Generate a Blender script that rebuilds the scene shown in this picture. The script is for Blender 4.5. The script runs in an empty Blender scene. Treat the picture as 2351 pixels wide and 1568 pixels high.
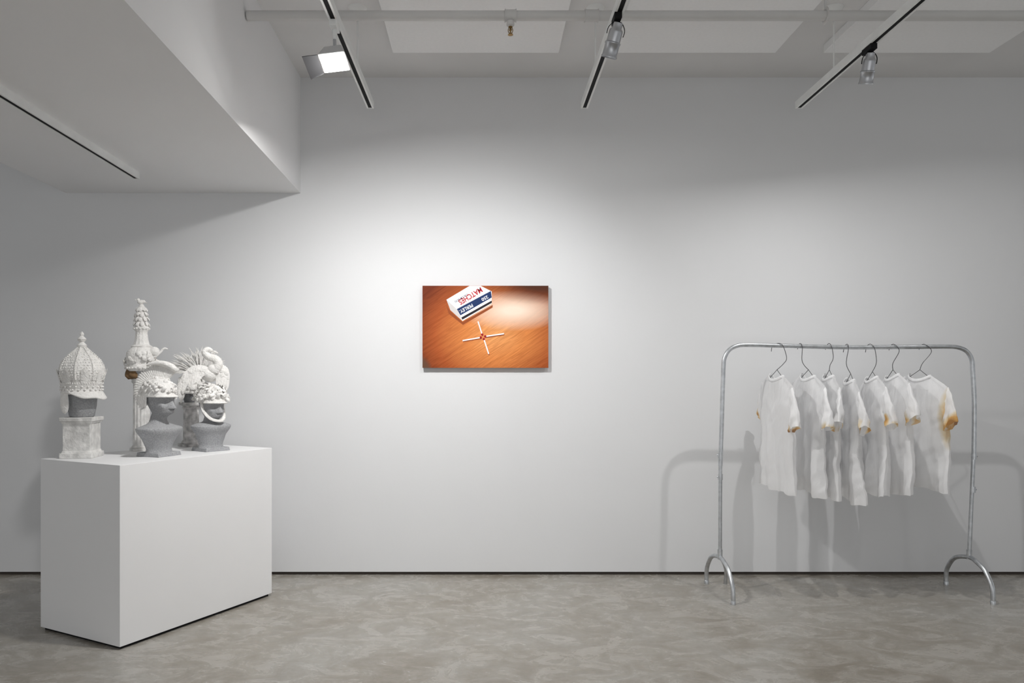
import bpy, math, random
from mathutils import Vector, Matrix, noise as mnoise
random.seed(7)
SC = bpy.context.scene
COL = SC.collection
PI = math.pi
F = 1700.0; PX0 = 1108.0; PY0 = 868.0; H = 1.35
SC.view_settings.view_transform = 'Standard'
ZOOM = None      # None for the photograph's view, else (x0, y0, width) in photo pixels
def at(px, py, Y):
    return Vector(((px-PX0)/F*Y, Y, H+(PY0-py)/F*Y))

# ------------------------------------------------------------------ materials
def nt(name):
    m = bpy.data.materials.new(name); m.use_nodes = True
    t = m.node_tree; return m, t, t.nodes['Principled BSDF']
def N(t, typ, **kw):
    n = t.nodes.new(typ)
    for k, v in kw.items():
        if k in n.inputs: n.inputs[k].default_value = v
        else: setattr(n, k, v)
    return n
def ramp(t, fac, stops):
    r = t.nodes.new('ShaderNodeValToRGB'); e = r.color_ramp.elements
    while len(e) < len(stops): e.new(0.5)
    for i, (p, c) in enumerate(stops):
        e[i].position = p; e[i].color = (c[0], c[1], c[2], 1)
    t.links.new(fac, r.inputs[0]); return r.outputs[0]
def mat(name, c, rough=.6, metal=0., var=.06, scale=8., bump=0., bscale=None, spec=.5, detail=4):
    m, t, b = nt(name)
    tc = N(t, 'ShaderNodeTexCoord'); no = N(t, 'ShaderNodeTexNoise', Scale=scale, Detail=detail)
    t.links.new(tc.outputs['Object'], no.inputs['Vector'])
    lo = [max(0, x*(1-var)) for x in c]; hi = [min(1, x*(1+var)) for x in c]
    t.links.new(ramp(t, no.outputs[0], [(.3, lo), (.7, hi)]), b.inputs['Base Color'])
    b.inputs['Roughness'].default_value = rough; b.inputs['Metallic'].default_value = metal
    b.inputs['Specular IOR Level'].default_value = spec
    if bump:
        n2 = N(t, 'ShaderNodeTexNoise', Scale=bscale or scale*4, Detail=5)
        t.links.new(tc.outputs['Object'], n2.inputs['Vector'])
        bp = N(t, 'ShaderNodeBump', Strength=bump, Distance=.01)
        t.links.new(n2.outputs[0], bp.inputs['Height']); t.links.new(bp.outputs[0], b.inputs['Normal'])
    return m
def emis(name, c, s):
    m, t, b = nt(name)
    b.inputs['Base Color'].default_value = (*c, 1); b.inputs['Emission Color'].default_value = (*c, 1)
    b.inputs['Emission Strength'].default_value = s; return m

M_wall = mat('wall_paint', (.75, .755, .765), .75, var=.012, scale=1.5, bump=.03, bscale=60, spec=.2)
M_soff = mat('bulkhead_paint', (.87, .87, .875), .75, var=.012, scale=1.5, spec=.2)
M_ceil = mat('ceiling_paint', (.76, .755, .75), .8, var=.03, scale=2, spec=.2)
M_panel = mat('acoustic_panel', (.92, .92, .92), .9, var=.015, scale=60, bump=.05, bscale=300, spec=.1)
M_gap = mat('shadow_gap', (.10, .085, .075), .8, spec=.1)
M_plinth = mat('plinth_paint', (.87, .87, .875), .5, var=.008, scale=3, spec=.3)
M_black = mat('black_matte', (.008, .008, .009), .7, spec=.2)
M_white = mat('white_plaster', (.86, .845, .82), .8, var=.06, scale=40, bump=.6, bscale=100, spec=.2)
M_stone = mat('weathered_stone', (.74, .73, .71), .85, var=.22, scale=22, bump=.5, bscale=60, spec=.15, detail=8)
M_dstone = mat('weathered_grey_stone', (.48, .47, .46), .85, var=.45, scale=26, bump=.5, bscale=60, spec=.15, detail=8)
M_grey = mat('grey_concrete', (.36, .365, .375), .85, var=.18, scale=140, bump=.35, bscale=170, spec=.2, detail=6)
M_dgrey = mat('dark_grey_concrete', (.15, .153, .16), .6, var=.2, scale=90)
M_brown = mat('brown_unglazed', (.17, .10, .045), .8, var=.3, scale=30)
M_metal = mat('galvanised_steel', (.60, .62, .64), .38, 1.0, var=.14, scale=35)
M_wire = mat('hanger_wire', (.10, .10, .105), .4, .6)
M_track = mat('track_white', (.84, .85, .84), .45, spec=.4)
M_can = mat('silver_can', (.48, .49, .51), .38, .85, var=.05)
M_door = mat('barn_door_grey', (.09, .09, .095), .6, var=.05)
M_house = mat('pale_housing', (.55, .55, .55), .5, var=.05)
M_pipe = mat('pipe_paint', (.63, .625, .615), .45, var=.03, scale=5)
M_brass = mat('brass', (.30, .20, .085), .4, .9)
M_glow = emis('lamp_glow', (1, .98, .95), 25)
M_glow2 = emis('lens_glow', (1, .98, .95), .4)

def floor_mat():
    m, t, b = nt('polished_concrete')
    tc = N(t, 'ShaderNodeTexCoord')
    a = N(t, 'ShaderNodeTexNoise', Scale=1.1, Detail=9, Roughness=.6, Distortion=1.0)
    c = N(t, 'ShaderNodeTexNoise', Scale=4.2, Detail=10, Roughness=.66, Distortion=1.3)
    d = N(t, 'ShaderNodeTexNoise', Scale=22, Detail=7, Roughness=.68, Distortion=1.2)
    mp = N(t, 'ShaderNodeMapping'); mp.inputs['Rotation'].default_value = (0, 0, math.radians(25)); mp.inputs['Scale'].default_value = (1, 1.6, 1)
    t.links.new(tc.outputs['Object'], mp.inputs['Vector'])
    t.links.new(tc.outputs['Object'], a.inputs['Vector'])
    for n in (c, d): t.links.new(mp.outputs[0], n.inputs['Vector'])
    c1 = ramp(t, a.outputs[0], [(.25, (.235, .207, .168)), (.45, (.305, .281, .243)), (.60, (.345, .329, .30)), (.78, (.395, .386, .362))])
    c2 = ramp(t, c.outputs[0], [(.22, (.80, .78, .745)), (.75, (1.0, 1.0, 1.0))])
    c3 = ramp(t, c.outputs[0], [(.42, (0, 0, 0)), (.85, (1, 1, 1))])
    mx = N(t, 'ShaderNodeMix', data_type='RGBA', blend_type='MULTIPLY'); mx.inputs[0].default_value = 1
    t.links.new(c1, mx.inputs[6]); t.links.new(c2, mx.inputs[7])
    m2 = N(t, 'ShaderNodeMix', data_type='RGBA', blend_type='MIX'); m2.inputs[7].default_value = (.55, .54, .515, 1)
    ml = N(t, 'ShaderNodeMath', operation='MULTIPLY'); ml.inputs[1].default_value = .55
    t.links.new(c3, ml.inputs[0]); t.links.new(ml.outputs[0], m2.inputs[0]); t.links.new(mx.outputs[2], m2.inputs[6])
    m3 = N(t, 'ShaderNodeMix', data_type='RGBA', blend_type='OVERLAY'); m3.inputs[0].default_value = .28
    t.links.new(m2.outputs[2], m3.inputs[6])
    t.links.new(ramp(t, d.outputs[0], [(.3, (.3, .3, .3)), (.7, (.72, .72, .72))]), m3.inputs[7])
    t.links.new(m3.outputs[2], b.inputs['Base Color'])
    t.links.new(ramp(t, c.outputs[0], [(.3, (.20,)*3), (.7, (.32,)*3)]), b.inputs['Roughness'])
    bp = N(t, 'ShaderNodeBump', Strength=.03, Distance=.01)
    t.links.new(c.outputs[0], bp.inputs['Height']); t.links.new(bp.outputs[0], b.inputs['Normal'])
    b.inputs['Specular IOR Level'].default_value = .5
    return m
M_floor = floor_mat()

def shirt_mat():
    m, t, b = nt('white_cotton')
    at_ = N(t, 'ShaderNodeAttribute', attribute_name='stain')
    tc = N(t, 'ShaderNodeTexCoord'); no = N(t, 'ShaderNodeTexNoise', Scale=26, Detail=6, Roughness=.6)
    t.links.new(tc.outputs['Object'], no.inputs['Vector'])
    ad = N(t, 'ShaderNodeMath', operation='MULTIPLY_ADD'); ad.inputs[1].default_value = 1.3; ad.inputs[2].default_value = .35
    t.links.new(no.outputs[0], ad.inputs[0])
    gt = N(t, 'ShaderNodeMath', operation='MULTIPLY')
    t.links.new(ad.outputs[0], gt.inputs[1]); t.links.new(at_.outputs['Fac'], gt.inputs[0])
    col = ramp(t, gt.outputs[0], [(.06, (.98, .98, .985)), (.30, (.88, .75, .53)), (.60, (.78, .46, .16)), (1.0, (.44, .22, .075))])
    t.links.new(col, b.inputs['Base Color']); b.inputs['Roughness'].default_value = .9; b.inputs['Specular IOR Level'].default_value = .1
    tr = N(t, 'ShaderNodeBsdfTranslucent'); t.links.new(col, tr.inputs['Color'])
    mx = N(t, 'ShaderNodeMixShader'); mx.inputs[0].default_value = .34
    tp = N(t, 'ShaderNodeBsdfTransparent'); m2 = N(t, 'ShaderNodeMixShader'); m2.inputs[0].default_value = .09
    mp = N(t, 'ShaderNodeMapping'); mp.inputs['Scale'].default_value = (1.5, 1.5, .55)
    t.links.new(tc.outputs['Object'], mp.inputs['Vector'])
    n2 = N(t, 'ShaderNodeTexNoise', Scale=9, Detail=4, Distortion=.8)
    t.links.new(mp.outputs[0], n2.inputs['Vector'])
    bp = N(t, 'ShaderNodeBump', Strength=.4, Distance=.02)
    t.links.new(n2.outputs[0], bp.inputs['Height']); t.links.new(bp.outputs[0], b.inputs['Normal']); t.links.new(bp.outputs[0], tr.inputs['Normal'])
    t.links.new(b.outputs[0], mx.inputs[1]); t.links.new(tr.outputs[0], mx.inputs[2])
    t.links.new(mx.outputs[0], m2.inputs[1]); t.links.new(tp.outputs[0], m2.inputs[2])
    t.links.new(m2.outputs[0], t.nodes['Material Output'].inputs[0])
    return m
M_shirt = shirt_mat()

def print_mat():
    m, t, b = nt('printed_wood_table')
    tc = N(t, 'ShaderNodeTexCoord')
    def blob(cx, cz, rx, rz):
        mp = N(t, 'ShaderNodeMapping'); mp.vector_type = 'TEXTURE'
        mp.inputs['Location'].default_value = (cx, 0, cz); mp.inputs['Scale'].default_value = (rx, 1, rz)
        t.links.new(tc.outputs['Object'], mp.inputs['Vector'])
        g = N(t, 'ShaderNodeTexGradient', gradient_type='SPHERICAL'); t.links.new(mp.outputs[0], g.inputs[0]); return g.outputs['Fac']
    mp = N(t, 'ShaderNodeMapping'); mp.vector_type = 'TEXTURE'
    mp.inputs['Rotation'].default_value = (0, math.radians(-33), 0); mp.inputs['Scale'].default_value = (.32, 1, .020)
    t.links.new(tc.outputs['Object'], mp.inputs['Vector'])
    gr = N(t, 'ShaderNodeTexNoise', Scale=1.6, Detail=6, Distortion=1.5, Roughness=.58); t.links.new(mp.outputs[0], gr.inputs['Vector'])
    base = ramp(t, blob(.07, -.05, .58, .47), [(0, (.17, .032, .010)), (.28, (.42, .10, .026)), (.65, (.75, .265, .075)), (1, (.90, .41, .15))])
    g2 = ramp(t, gr.outputs[0], [(.32, (.66, .56, .49)), (.60, (1, 1, 1))])
    mx = N(t, 'ShaderNodeMix', data_type='RGBA', blend_type='MULTIPLY'); mx.inputs[0].default_value = .8
    t.links.new(base, mx.inputs[6]); t.links.new(g2, mx.inputs[7])
    sh = N(t, 'ShaderNodeMix', data_type='RGBA', blend_type='MIX'); sh.inputs[7].default_value = (.92, .74, .60, 1)
    ml = N(t, 'ShaderNodeMath', operation='MULTIPLY', use_clamp=True); ml.inputs[1].default_value = 1.2
    t.links.new(blob(.19, .11, .36, .14), ml.inputs[0]); t.links.new(ml.outputs[0], sh.inputs[0]); t.links.new(mx.outputs[2], sh.inputs[6])
    dk = N(t, 'ShaderNodeMix', data_type='RGBA', blend_type='MIX'); dk.inputs[7].default_value = (.08, .025, .012, 1)
    m2 = N(t, 'ShaderNodeMath', operation='MULTIPLY', use_clamp=True); m2.inputs[1].default_value = 1.5
    t.links.new(blob(.38, .31, .42, .16), m2.inputs[0]); t.links.new(m2.outputs[0], dk.inputs[0]); t.links.new(sh.outputs[2], dk.inputs[6])
    d3 = N(t, 'ShaderNodeMix', data_type='RGBA', blend_type='MIX'); d3.inputs[7].default_value = (.13, .06, .035, 1)
    m3 = N(t, 'ShaderNodeMath', operation='MULTIPLY', use_clamp=True); m3.inputs[1].default_value = 3
    t.links.new(blob(-.45, -.30, .09, .11), m3.inputs[0]); t.links.new(m3.outputs[0], d3.inputs[0]); t.links.new(dk.outputs[2], d3.inputs[6])
    t.links.new(d3.outputs[2], b.inputs['Base Color']); b.inputs['Roughness'].default_value = .6; b.inputs['Specular IOR Level'].default_value = .15
    return m
M_print = print_mat()
def flat(name, c): return mat(name, c, .5, var=.03, scale=20, spec=.2)
M_pw = flat('print_white', (.90, .90, .91)); M_pg = flat('print_grey', (.64, .61, .60)); M_pb = flat('print_blue', (.012, .035, .125))
M_pk = flat('print_dark', (.02, .015, .02)); M_pr = flat('print_red', (.50, .02, .03)); M_psh = flat('print_shadow', (.30, .07, .018)); M_ph = flat('print_dark_red', (.33, .012, .02))

# ------------------------------------------------------------------ mesh builder
def cr(pts, m=6):
    P = [Vector(p) for p in pts]; out = []
    for i in range(len(P)-1):
        p0 = P[max(i-1, 0)]; p1 = P[i]; p2 = P[i+1]; p3 = P[min(i+2, len(P)-1)]
        for k in range(m):
            t = k/m
            out.append(.5*((2*p1)+(p2-p0)*t+(2*p0-5*p1+4*p2-p3)*t*t+(3*p1-p0-3*p2+p3)*t**3))
    out.append(P[-1]); return out
class MB:
    def __init__(s): s.v = []; s.f = []; s.att = []
    def add(s, vs, fs):
        o = len(s.v); s.v += [Vector(v) for v in vs]; s.f += [tuple(i+o for i in f) for f in fs]
    def box(s, c, d, rz=0, taper=1.0):
        c = Vector(c); R = Matrix.Rotation(rz, 3, 'Z'); vs = []
        for z in (-1, 1):
            k = taper if z > 0 else 1
            for x, y in ((-1, -1), (1, -1), (1, 1), (-1, 1)): vs.append(c+R@Vector((x*d[0]/2*k, y*d[1]/2*k, z*d[2]/2)))
        s.add(vs, [(3, 2, 1, 0), (4, 5, 6, 7), (0, 1, 5, 4), (1, 2, 6, 5), (2, 3, 7, 6), (3, 0, 4, 7)]); return s
    def hexa(s, b, t):
        s.add(list(b)+list(t), [(3, 2, 1, 0), (4, 5, 6, 7), (0, 1, 5, 4), (1, 2, 6, 5), (2, 3, 7, 6), (3, 0, 4, 7)]); return s
    def prism(s, prof, axis0, axis1, p0, p1):
        n = len(prof); a = Vector(axis0); b = Vector(axis1); p0 = Vector(p0); p1 = Vector(p1)
        vs = [p0+a*x+b*y for x, y in prof]+[p1+a*x+b*y for x, y in prof]
        fs = [(i, (i+1) % n, n+(i+1) % n, n+i) for i in range(n)]+[tuple(range(n))[::-1], tuple(range(n, 2*n))]
        s.add(vs, fs); return s
    def tube(s, pts, r, n=10, flatk=1.0, up=None, closed=False, caps=True):
        P = [Vector(p) for p in pts]; m = len(P)
        rr = (lambda t: r) if not callable(r) else r
        vs = []; prev = None
        for i, p in enumerate(P):
            if closed: d = P[(i+1) % m]-P[i-1]
            else: d = P[min(i+1, m-1)]-P[max(i-1, 0)]
            d.normalize()
            if prev is None:
                a = Vector(up) if up else (Vector((0, 0, 1)) if abs(d.z) < .9 else Vector((1, 0, 0)))
            else: a = prev
            a = a-d*a.dot(d)
            if a.length < 1e-6: a = d.orthogonal()
            a.normalize(); prev = a; b = d.cross(a); q = rr(i/(m-1))
            for k in range(n):
                th = 2*PI*k/n; vs.append(p+a*math.sin(th)*q*flatk+b*math.cos(th)*q)
        fs = []
        for i in range(m if closed else m-1):
            j = (i+1) % m
            for k in range(n): fs.append((i*n+k, i*n+(k+1) % n, j*n+(k+1) % n, j*n+k))
        if caps and not closed: fs += [tuple(range(n))[::-1], tuple(range((m-1)*n, m*n))]
        s.add(vs, fs); return s
    def grid(s, fn, nu, nv, cu=False, cv=False):
        vs = [fn(i/nu, j/nv) for i in range(nu if cu else nu+1) for j in range(nv if cv else nv+1)]
        A = nu if cu else nu+1; B = nv if cv else nv+1; fs = []
        for i in range(nu):
            for j in range(nv):
                fs.append((i*B+j, ((i+1) % A)*B+j, ((i+1) % A)*B+(j+1) % B, i*B+(j+1) % B))
        s.add(vs, fs); return s
    def lathe(s, prof, n=40, c=(0, 0, 0), mod=None, axis=None, caps=True, sy=1.0):
        c = Vector(c); R = Matrix.Identity(3) if axis is None else Vector((0, 0, 1)).rotation_difference(Vector(axis)).to_matrix()
        vs = []
        for r, z in prof:
            for k in range(n):
                th = 2*PI*k/n; q = r*(mod(th, z) if mod else 1)
                vs.append(c+R@Vector((q*math.cos(th), q*math.sin(th)*sy, z)))
        m = len(prof); fs = [(i*n+k, i*n+(k+1) % n, (i+1)*n+(k+1) % n, (i+1)*n+k) for i in range(m-1) for k in range(n)]
        if caps: fs += [tuple(range(n))[::-1], tuple(range((m-1)*n, m*n))]
        s.add(vs, fs); return s
    def ball(s, c, r, n=12, m=8, R=None):
        c = Vector(c); r = r if hasattr(r, '__len__') else (r, r, r)
        vs = []; fs = []
        for j in range(m+1):
            ph = PI*j/m-PI/2
            for k in range(n):
                th = 2*PI*k/n; q = Vector((r[0]*math.cos(ph)*math.cos(th), r[1]*math.cos(ph)*math.sin(th), r[2]*math.sin(ph)))
                vs.append(c+(R@q if R else q))
        for j in range(m):
            for k in range(n): fs.append((j*n+k, j*n+(k+1) % n, (j+1)*n+(k+1) % n, (j+1)*n+k))
        s.add(vs, fs); return s
    def blade(s, p0, p1, w, th=.3, up=(0, 1, 0), bend=None, base=.45, seg=7):
        p0 = Vector(p0); p1 = Vector(p1); b = Vector(bend) if bend else Vector((0, 0, 0)); pts = []
        for i in range(seg+1):
            t = i/seg; pts.append(p0.lerp(p1, t)+b*4*t*(1-t))
        s.tube(pts, lambda t: max(.0006, w*(base+(1-base)*math.sin(min(1, t*1.5)*PI/2))*math.sqrt(max(0, 1-t**5))), 8, th, up); return s
    def build(s, name, m, parent=None, smooth=True, origin=None, rz=0, att=None, bevel=0, ang=48):
        me = bpy.data.meshes.new(name)
        o_ = Vector(origin) if origin is not None else Vector((0, 0, 0)); R = Matrix.Rotation(rz, 3, 'Z')
        me.from_pydata([tuple(R@(v-o_)) for v in s.v], [], s.f); me.update()
        import bmesh
        bm = bmesh.new(); bm.from_mesh(me)
        if not att: bmesh.ops.remove_doubles(bm, verts=bm.verts, dist=1e-6)
        bmesh.ops.recalc_face_normals(bm, faces=bm.faces); bm.to_mesh(me); bm.free()
        if smooth:
            for p in me.polygons: p.use_smooth = True
            if not att: me.set_sharp_from_angle(angle=math.radians(ang))
        if att:
            a = me.attributes.new('stain', 'FLOAT', 'POINT')
            for i, x in enumerate(att): a.data[i].value = x
        me.materials.append(m)
        o = bpy.data.objects.new(name, me); COL.objects.link(o)
        if parent: o.parent = parent
        elif origin is not None: o.location = o_
        if bevel:
            md = o.modifiers.new('bevel', 'BEVEL'); md.width = bevel; md.segments = 2; md.limit_method = 'ANGLE'
        return o
def thing(name, label, cat, loc, rz=0, group=None):
    o = bpy.data.objects.new(name, None); COL.objects.link(o); o.empty_display_size = .05
    o.location = loc; o.rotation_euler = (0, 0, rz); o['label'] = label; o['category'] = cat
    if group: o['group'] = group
    return o
def tag(o, label, cat, group=None):
    o['label'] = label; o['category'] = cat
    if group: o['group'] = group
def struct(o): o['kind'] = 'structure'; return o
def text_into(mb, body, size, fn, bold=.02, width=None):
    cu = bpy.data.curves.new('t', 'FONT'); cu.body = body; cu.size = size; cu.align_x = 'CENTER'; cu.align_y = 'CENTER'; cu.offset = bold*size
    ob = bpy.data.objects.new('t', cu); COL.objects.link(ob)
    dg = bpy.context.evaluated_depsgraph_get(); dg.update(); ev = ob.evaluated_get(dg); me = ev.to_mesh()
    vs = [v.co.copy() for v in me.vertices]; fs = [tuple(p.vertices) for p in me.polygons]; ev.to_mesh_clear()
    bpy.data.objects.remove(ob); bpy.data.curves.remove(cu)
    if width and vs:
        x0 = min(v.x for v in vs); x1 = max(v.x for v in vs); k = width/(x1-x0)
        for v in vs: v.x *= k
    mb.add([fn(v.x, v.y) for v in vs], fs)

# ------------------------------------------------------------------ setting
YW = 5.077; ZC = 3.411
struct(MB().box((.5, 0, -.05), (15, 11, .1)).build('floor', M_floor, smooth=False))
struct(MB().box((.5, YW+.1, (.022+3.6)/2), (15, .2, 3.6-.022)).build('wall_back', M_wall, smooth=False))
struct(MB().box((.5, YW+.11, .011), (15, .18, .022)).build('baseboard_back', M_gap, smooth=False))
struct(MB().box((.5, 0, ZC+.05), (15, YW*2, .1)).build('ceiling', M_ceil, smooth=False))
zs = 2.619
def soff(z): return [Vector((-2.855, YW, z)), Vector((-2.72, -.3, z)), Vector((-1.155, -.3, z)), Vector((-1.2485, YW, z))]
struct(MB().hexa(soff(zs), soff(ZC)).build('trim_1', M_soff, smooth=False))

# ------------------------------------------------------------------ ceiling panels
for x0, x1, lab in ((-.555, .471, 'white acoustic ceiling panel between the first and second hanging tracks from the left'),
                    (.785, 1.81, 'white acoustic ceiling panel between the second and third hanging tracks from the left'),
                    (2.107, 3.135, 'white acoustic ceiling panel right of the rightmost hanging track')):
    o = MB().box(((x0+x1)/2, 3.43, 3.3855), (x1-x0, 2.30, .051)).build('ceiling_panel', M_panel, smooth=False, origin=((x0+x1)/2, 3.43, 3.36), bevel=.004)
    tag(o, lab, 'ceiling panel', 'white acoustic ceiling panels')

# ------------------------------------------------------------------ tracks
UP = [(-.021, 0), (-.011, 0), (-.011, .012), (.011, .012), (.011, 0), (.021, 0), (.021, .042), (-.021, .042)]
SL = [(-.0109, .003), (.0109, .003), (.0109, .0119), (-.0109, .0119)]
def track(p0, p1, label, rodY=None, grp='lighting tracks'):
    p0 = Vector(p0); p1 = Vector(p1); t = thing('lighting_track', label, 'track', p0, 0, grp)
    d = (p1-p0).normalized(); sx = Vector((d.y, -d.x, 0))
    L0 = Vector((0, 0, 0)); L1 = p1-p0
    MB().prism(UP, sx, (0, 0, 1), L0, L1).build('track_body', M_track, t, smooth=False)
    MB().prism(SL, sx, (0, 0, 1), L0, L1).build('slot', M_black, t, smooth=False)
    MB().prism([(-.022, -.001), (.022, -.001), (.022, .042), (-.022, .042)], sx, (0, 0, 1), L0-d*.006, L0).build('end_cap', M_track, t, smooth=False)
    if rodY:
        for ry in rodY:
            q = p0.lerp(p1, (ry-p0.y)/(p1.y-p0.y))-p0; top = ZC-p0.z
            MB().tube([q+Vector((0, 0, .042)), Vector((q.x, q.y, top))], .0045, 8).build('suspension_rod', M_track, t)
            MB().lathe([(.012, top-.03), (.045, top-.012), (.052, top)], 24, (q.x, q.y, 0)).build('ceiling_canopy', M_track, t)
ZT = 3.02
track((-.695, 4.58, ZT), (-.70, .8, ZT), 'hanging white lighting track with black slot carrying the lit floodlight', [4.122, 1.6])
track((.630, 4.58, ZT), (.615, .8, ZT), 'hanging white lighting track with black slot between the picture and rack', [4.122, 1.6])
track((1.958, 4.58, ZT), (1.93, .8, ZT), 'rightmost hanging lighting track, above the rack of white shirts', [4.122, 1.6])
track((-2.135, 4.56, zs-.042), (-2.03, .3, zs-.042), 'lighting track fixed flat under the low white bulkhead at left')

# ------------------------------------------------------------------ sprinkler pipe
t = thing('sprinkler_pipe', 'pale painted sprinkler pipe running along under the ceiling from the bulkhead', 'pipe', (-1.225, 3.84, 3.229))
o0 = Vector((-1.225, 3.84, 3.229))
MB().tube([(-1.22, 3.84, 3.229), (6, 3.84, 3.229)], .0255, 20).build('pipe', M_pipe, t, origin=o0)
def px2x(px, Y=3.84): return (px-PX0)/F*Y
for px, w in ((1172, .06), (1358, .07)):
    x = px2x(px)
    MB().tube([(x-w/2, 3.84, 3.229), (x-w/2+.008, 3.84, 3.229), (x+w/2-.008, 3.84, 3.229), (x+w/2, 3.84, 3.229)], lambda q: .030 if .2 < q < .8 else .034, 20).build('coupling', M_pipe, t, origin=o0)
x = px2x(1172)
mb = MB().lathe([(.020, 3.20), (.020, 3.178), (.012, 3.172)], 12, (x, 3.84, 0)); mb.build('outlet_boss', M_pipe, t, origin=o0)
mb = MB().lathe([(.010, 3.178), (.011, 3.168), (.006, 3.166), (.006, 3.158), (.009, 3.155), (.004, 3.15), (.004, 3.135), (.013, 3.132), (.014, 3.129), (.003, 3.127)], 14, (x, 3.84, 0))
for sgn in (-1, 1): mb.tube(cr([(x+sgn*.009, 3.84, 3.165), (x+sgn*.012, 3.84, 3.15), (x+sgn*.004, 3.84, 3.134)], 4), .0022, 6)
mb.build('sprinkler_head', M_brass, t, origin=o0)
x = px2x(1895)
mb = MB().tube([(x+.0*1, 3.84+.032*math.cos(a*PI/12), 3.229+.032*math.sin(a*PI/12)) for a in range(24)], .012, 6, .25, (1, 0, 0), closed=True)
mb.tube([(x, 3.84, 3.26), (x, 3.84, ZC)], .006, 8); mb.build('pipe_hanger', M_pipe, t, origin=o0)

# ------------------------------------------------------------------ spot heads
def spot_head(tx, Y, aim, label, L=.15, r=.043):
    base = Vector((tx, Y, ZT)); t = thing('track_spotlight', label, 'spotlight', base, 0, 'silver track spotlights')
    a = (Vector(aim)-base); a.normalize()
    MB().box((0, 0, -.012), (.034, .09, .03)).build('track_adapter', M_black, t, smooth=False, bevel=.003)
    piv = Vector((0, -.005, -.055))
    MB().tube([(0, 0, -.02), piv], .009, 10).build('stem', M_black, t)
    c0 = piv-a*.01
    side = a.cross(Vector((0, 1, .2))).normalized()
    mb = MB(); mid = c0+a*(L*.30)
    mb.tube(cr([mid+side*(r+.002), mid*.6+c0*.4+side*(r+.001)-a*.012, piv-a*.022+side*.018, piv-a*.026, piv-a*.022-side*.018, mid*.6+c0*.4-side*(r+.001)-a*.012, mid-side*(r+.002)], 5), .0035, 8, .5, a)
    mb.build('yoke', M_black, t)
    pr = [(.004, -.012), (r*.55, -.012), (r*.6, -.004), (r*.6, .012), (r*.82, .02), (r*.86, .028), (r*.86, .07), (r, .074), (r, .08), (r*.93, .083), (r*.93, L-.01), (r, L-.006), (r, L), (r*.86, L), (r*.84, L-.025)]
    MB().lathe(pr, 32, c0, axis=a, caps=False).build('can', M_can, t)
    MB().lathe([(r*.84, L-.024), (.001, L-.024)], 24, c0, axis=a, caps=False).build('lens', M_glow2, t)
    return base+c0+a*(L+.01), a
def lamp(kind, loc, aim, power, size=None, blend=1., rad=.03, col=(1, .99, .975), area=None, spread=180):
    l = bpy.data.lights.new('lamp', kind); l.energy = power; l.color = col
    if kind == 'SPOT': l.spot_size = math.radians(size); l.spot_blend = blend; l.shadow_soft_size = rad
    if kind == 'AREA': l.shape = 'RECTANGLE'; l.size, l.size_y = area; l.spread = math.radians(spread)
    if kind == 'POINT': l.shadow_soft_size = rad
    o = bpy.data.objects.new('lamp', l); COL.objects.link(o); o.location = loc
    o.rotation_euler = (Vector(aim)-Vector(loc)).to_track_quat('-Z', 'Y').to_euler(); return o
tx2 = .6195
p2, a2 = spot_head(tx2, 3.42, (.36, 3.80, 2.0), 'silver can spotlight on the middle hanging track, aimed at the wall picture', L=.14, r=.037)
tx3 = 1.9515
p3, a3 = spot_head(tx3, 3.735, (1.96, 4.05, 2.2), 'silver can spotlight on the rightmost hanging track, pointing straight down', L=.135, r=.035)
lamp('SPOT', p2, (.06, 5.07, 1.48), 34, 82, 1.0, .03, (.98, .99, 1))
lamp('AREA', (p3.x, p3.y+.11, p3.z-.01), (p3.x+.25, p3.y-.10, .2), 18, area=(.03, .03), spread=180)
lamp('AREA', (3.36, 3.95, 2.95), (3.2, 3.80, 0), 3.5, area=(.06, .06), spread=180)
lamp('SPOT', (.617, 1.6, 2.95), (2.25, 4.64, .98), 52, 34, 1., .9)
lamp('AREA', (.5, -2.6, .9), (.5, -1.2, 3.4), 52, area=(5, 1.5), col=(1, 1, 1))  # added uplight behind the camera, not a gallery fixture; brightens ceiling and soffit

# floodlight
fb = Vector((-.698, 3.49, ZT)); t = thing('floodlight', 'glowing square floodlight with barn door flap on the leftmost hanging track', 'floodlight', fb)
MB().box((0, 0, -.012), (.034, .09, .03)).build('track_adapter', M_track, t, smooth=False, bevel=.003)
MB().tube([(0, 0, -.02), (0, 0, -.075)], .010, 10).build('stem', M_track, t)
fc = at(767, 145, 3.44)-fb
fn_ = Vector((.05, -.40, -.87)).normalized(); fx = Vector((.93, -.1, 0)); fx = (fx-fn_*fx.dot(fn_)).normalized(); fy = fn_.cross(fx)
def fq(a, b, c): return fc+fx*a+fy*b+fn_*c
w, h = .058, .050
def rect(a, b, c): return [fq(-a, -b, c), fq(a, -b, c), fq(a, b, c), fq(-a, b, c)]
MB().hexa(rect(w*.7, h*.7, -.075), rect(w*1.1, h*1.12, -.004)).build('housing', M_house, t, smooth=False, bevel=.004)
mb = MB(); mb.add(rect(w, h, -.001), [(0, 1, 2, 3)]); mb.build('lens', M_glow, t, smooth=False)
def flap(pts, name='barn_door'):
    p = [Vector(q) for q in pts]; nn = (p[1]-p[0]).cross(p[2]-p[0]).normalized()*.002
    MB().hexa([q-nn for q in p], [q+nn for q in p]).build(name, M_door, t, smooth=False)
flap([fq(-w*1.12, -h*1.1, -.003), fq(-w*1.12, h*1.1, -.003), fq(-w*2.25, h*1.35, .012), fq(-w*2.25, -h*1.35, .012)])
MB().tube(cr([Vector((0, 0, -.07)), fq(0, 0, -.10), fq(0, 0, -.07)], 4), .008, 8).build('yoke', M_can, t)
fl = fb+fq(0, 0, .035)
lamp('AREA', fl, fl+Vector((.16, .42, -1)), 35, area=(.11, .10), spread=150)
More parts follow.
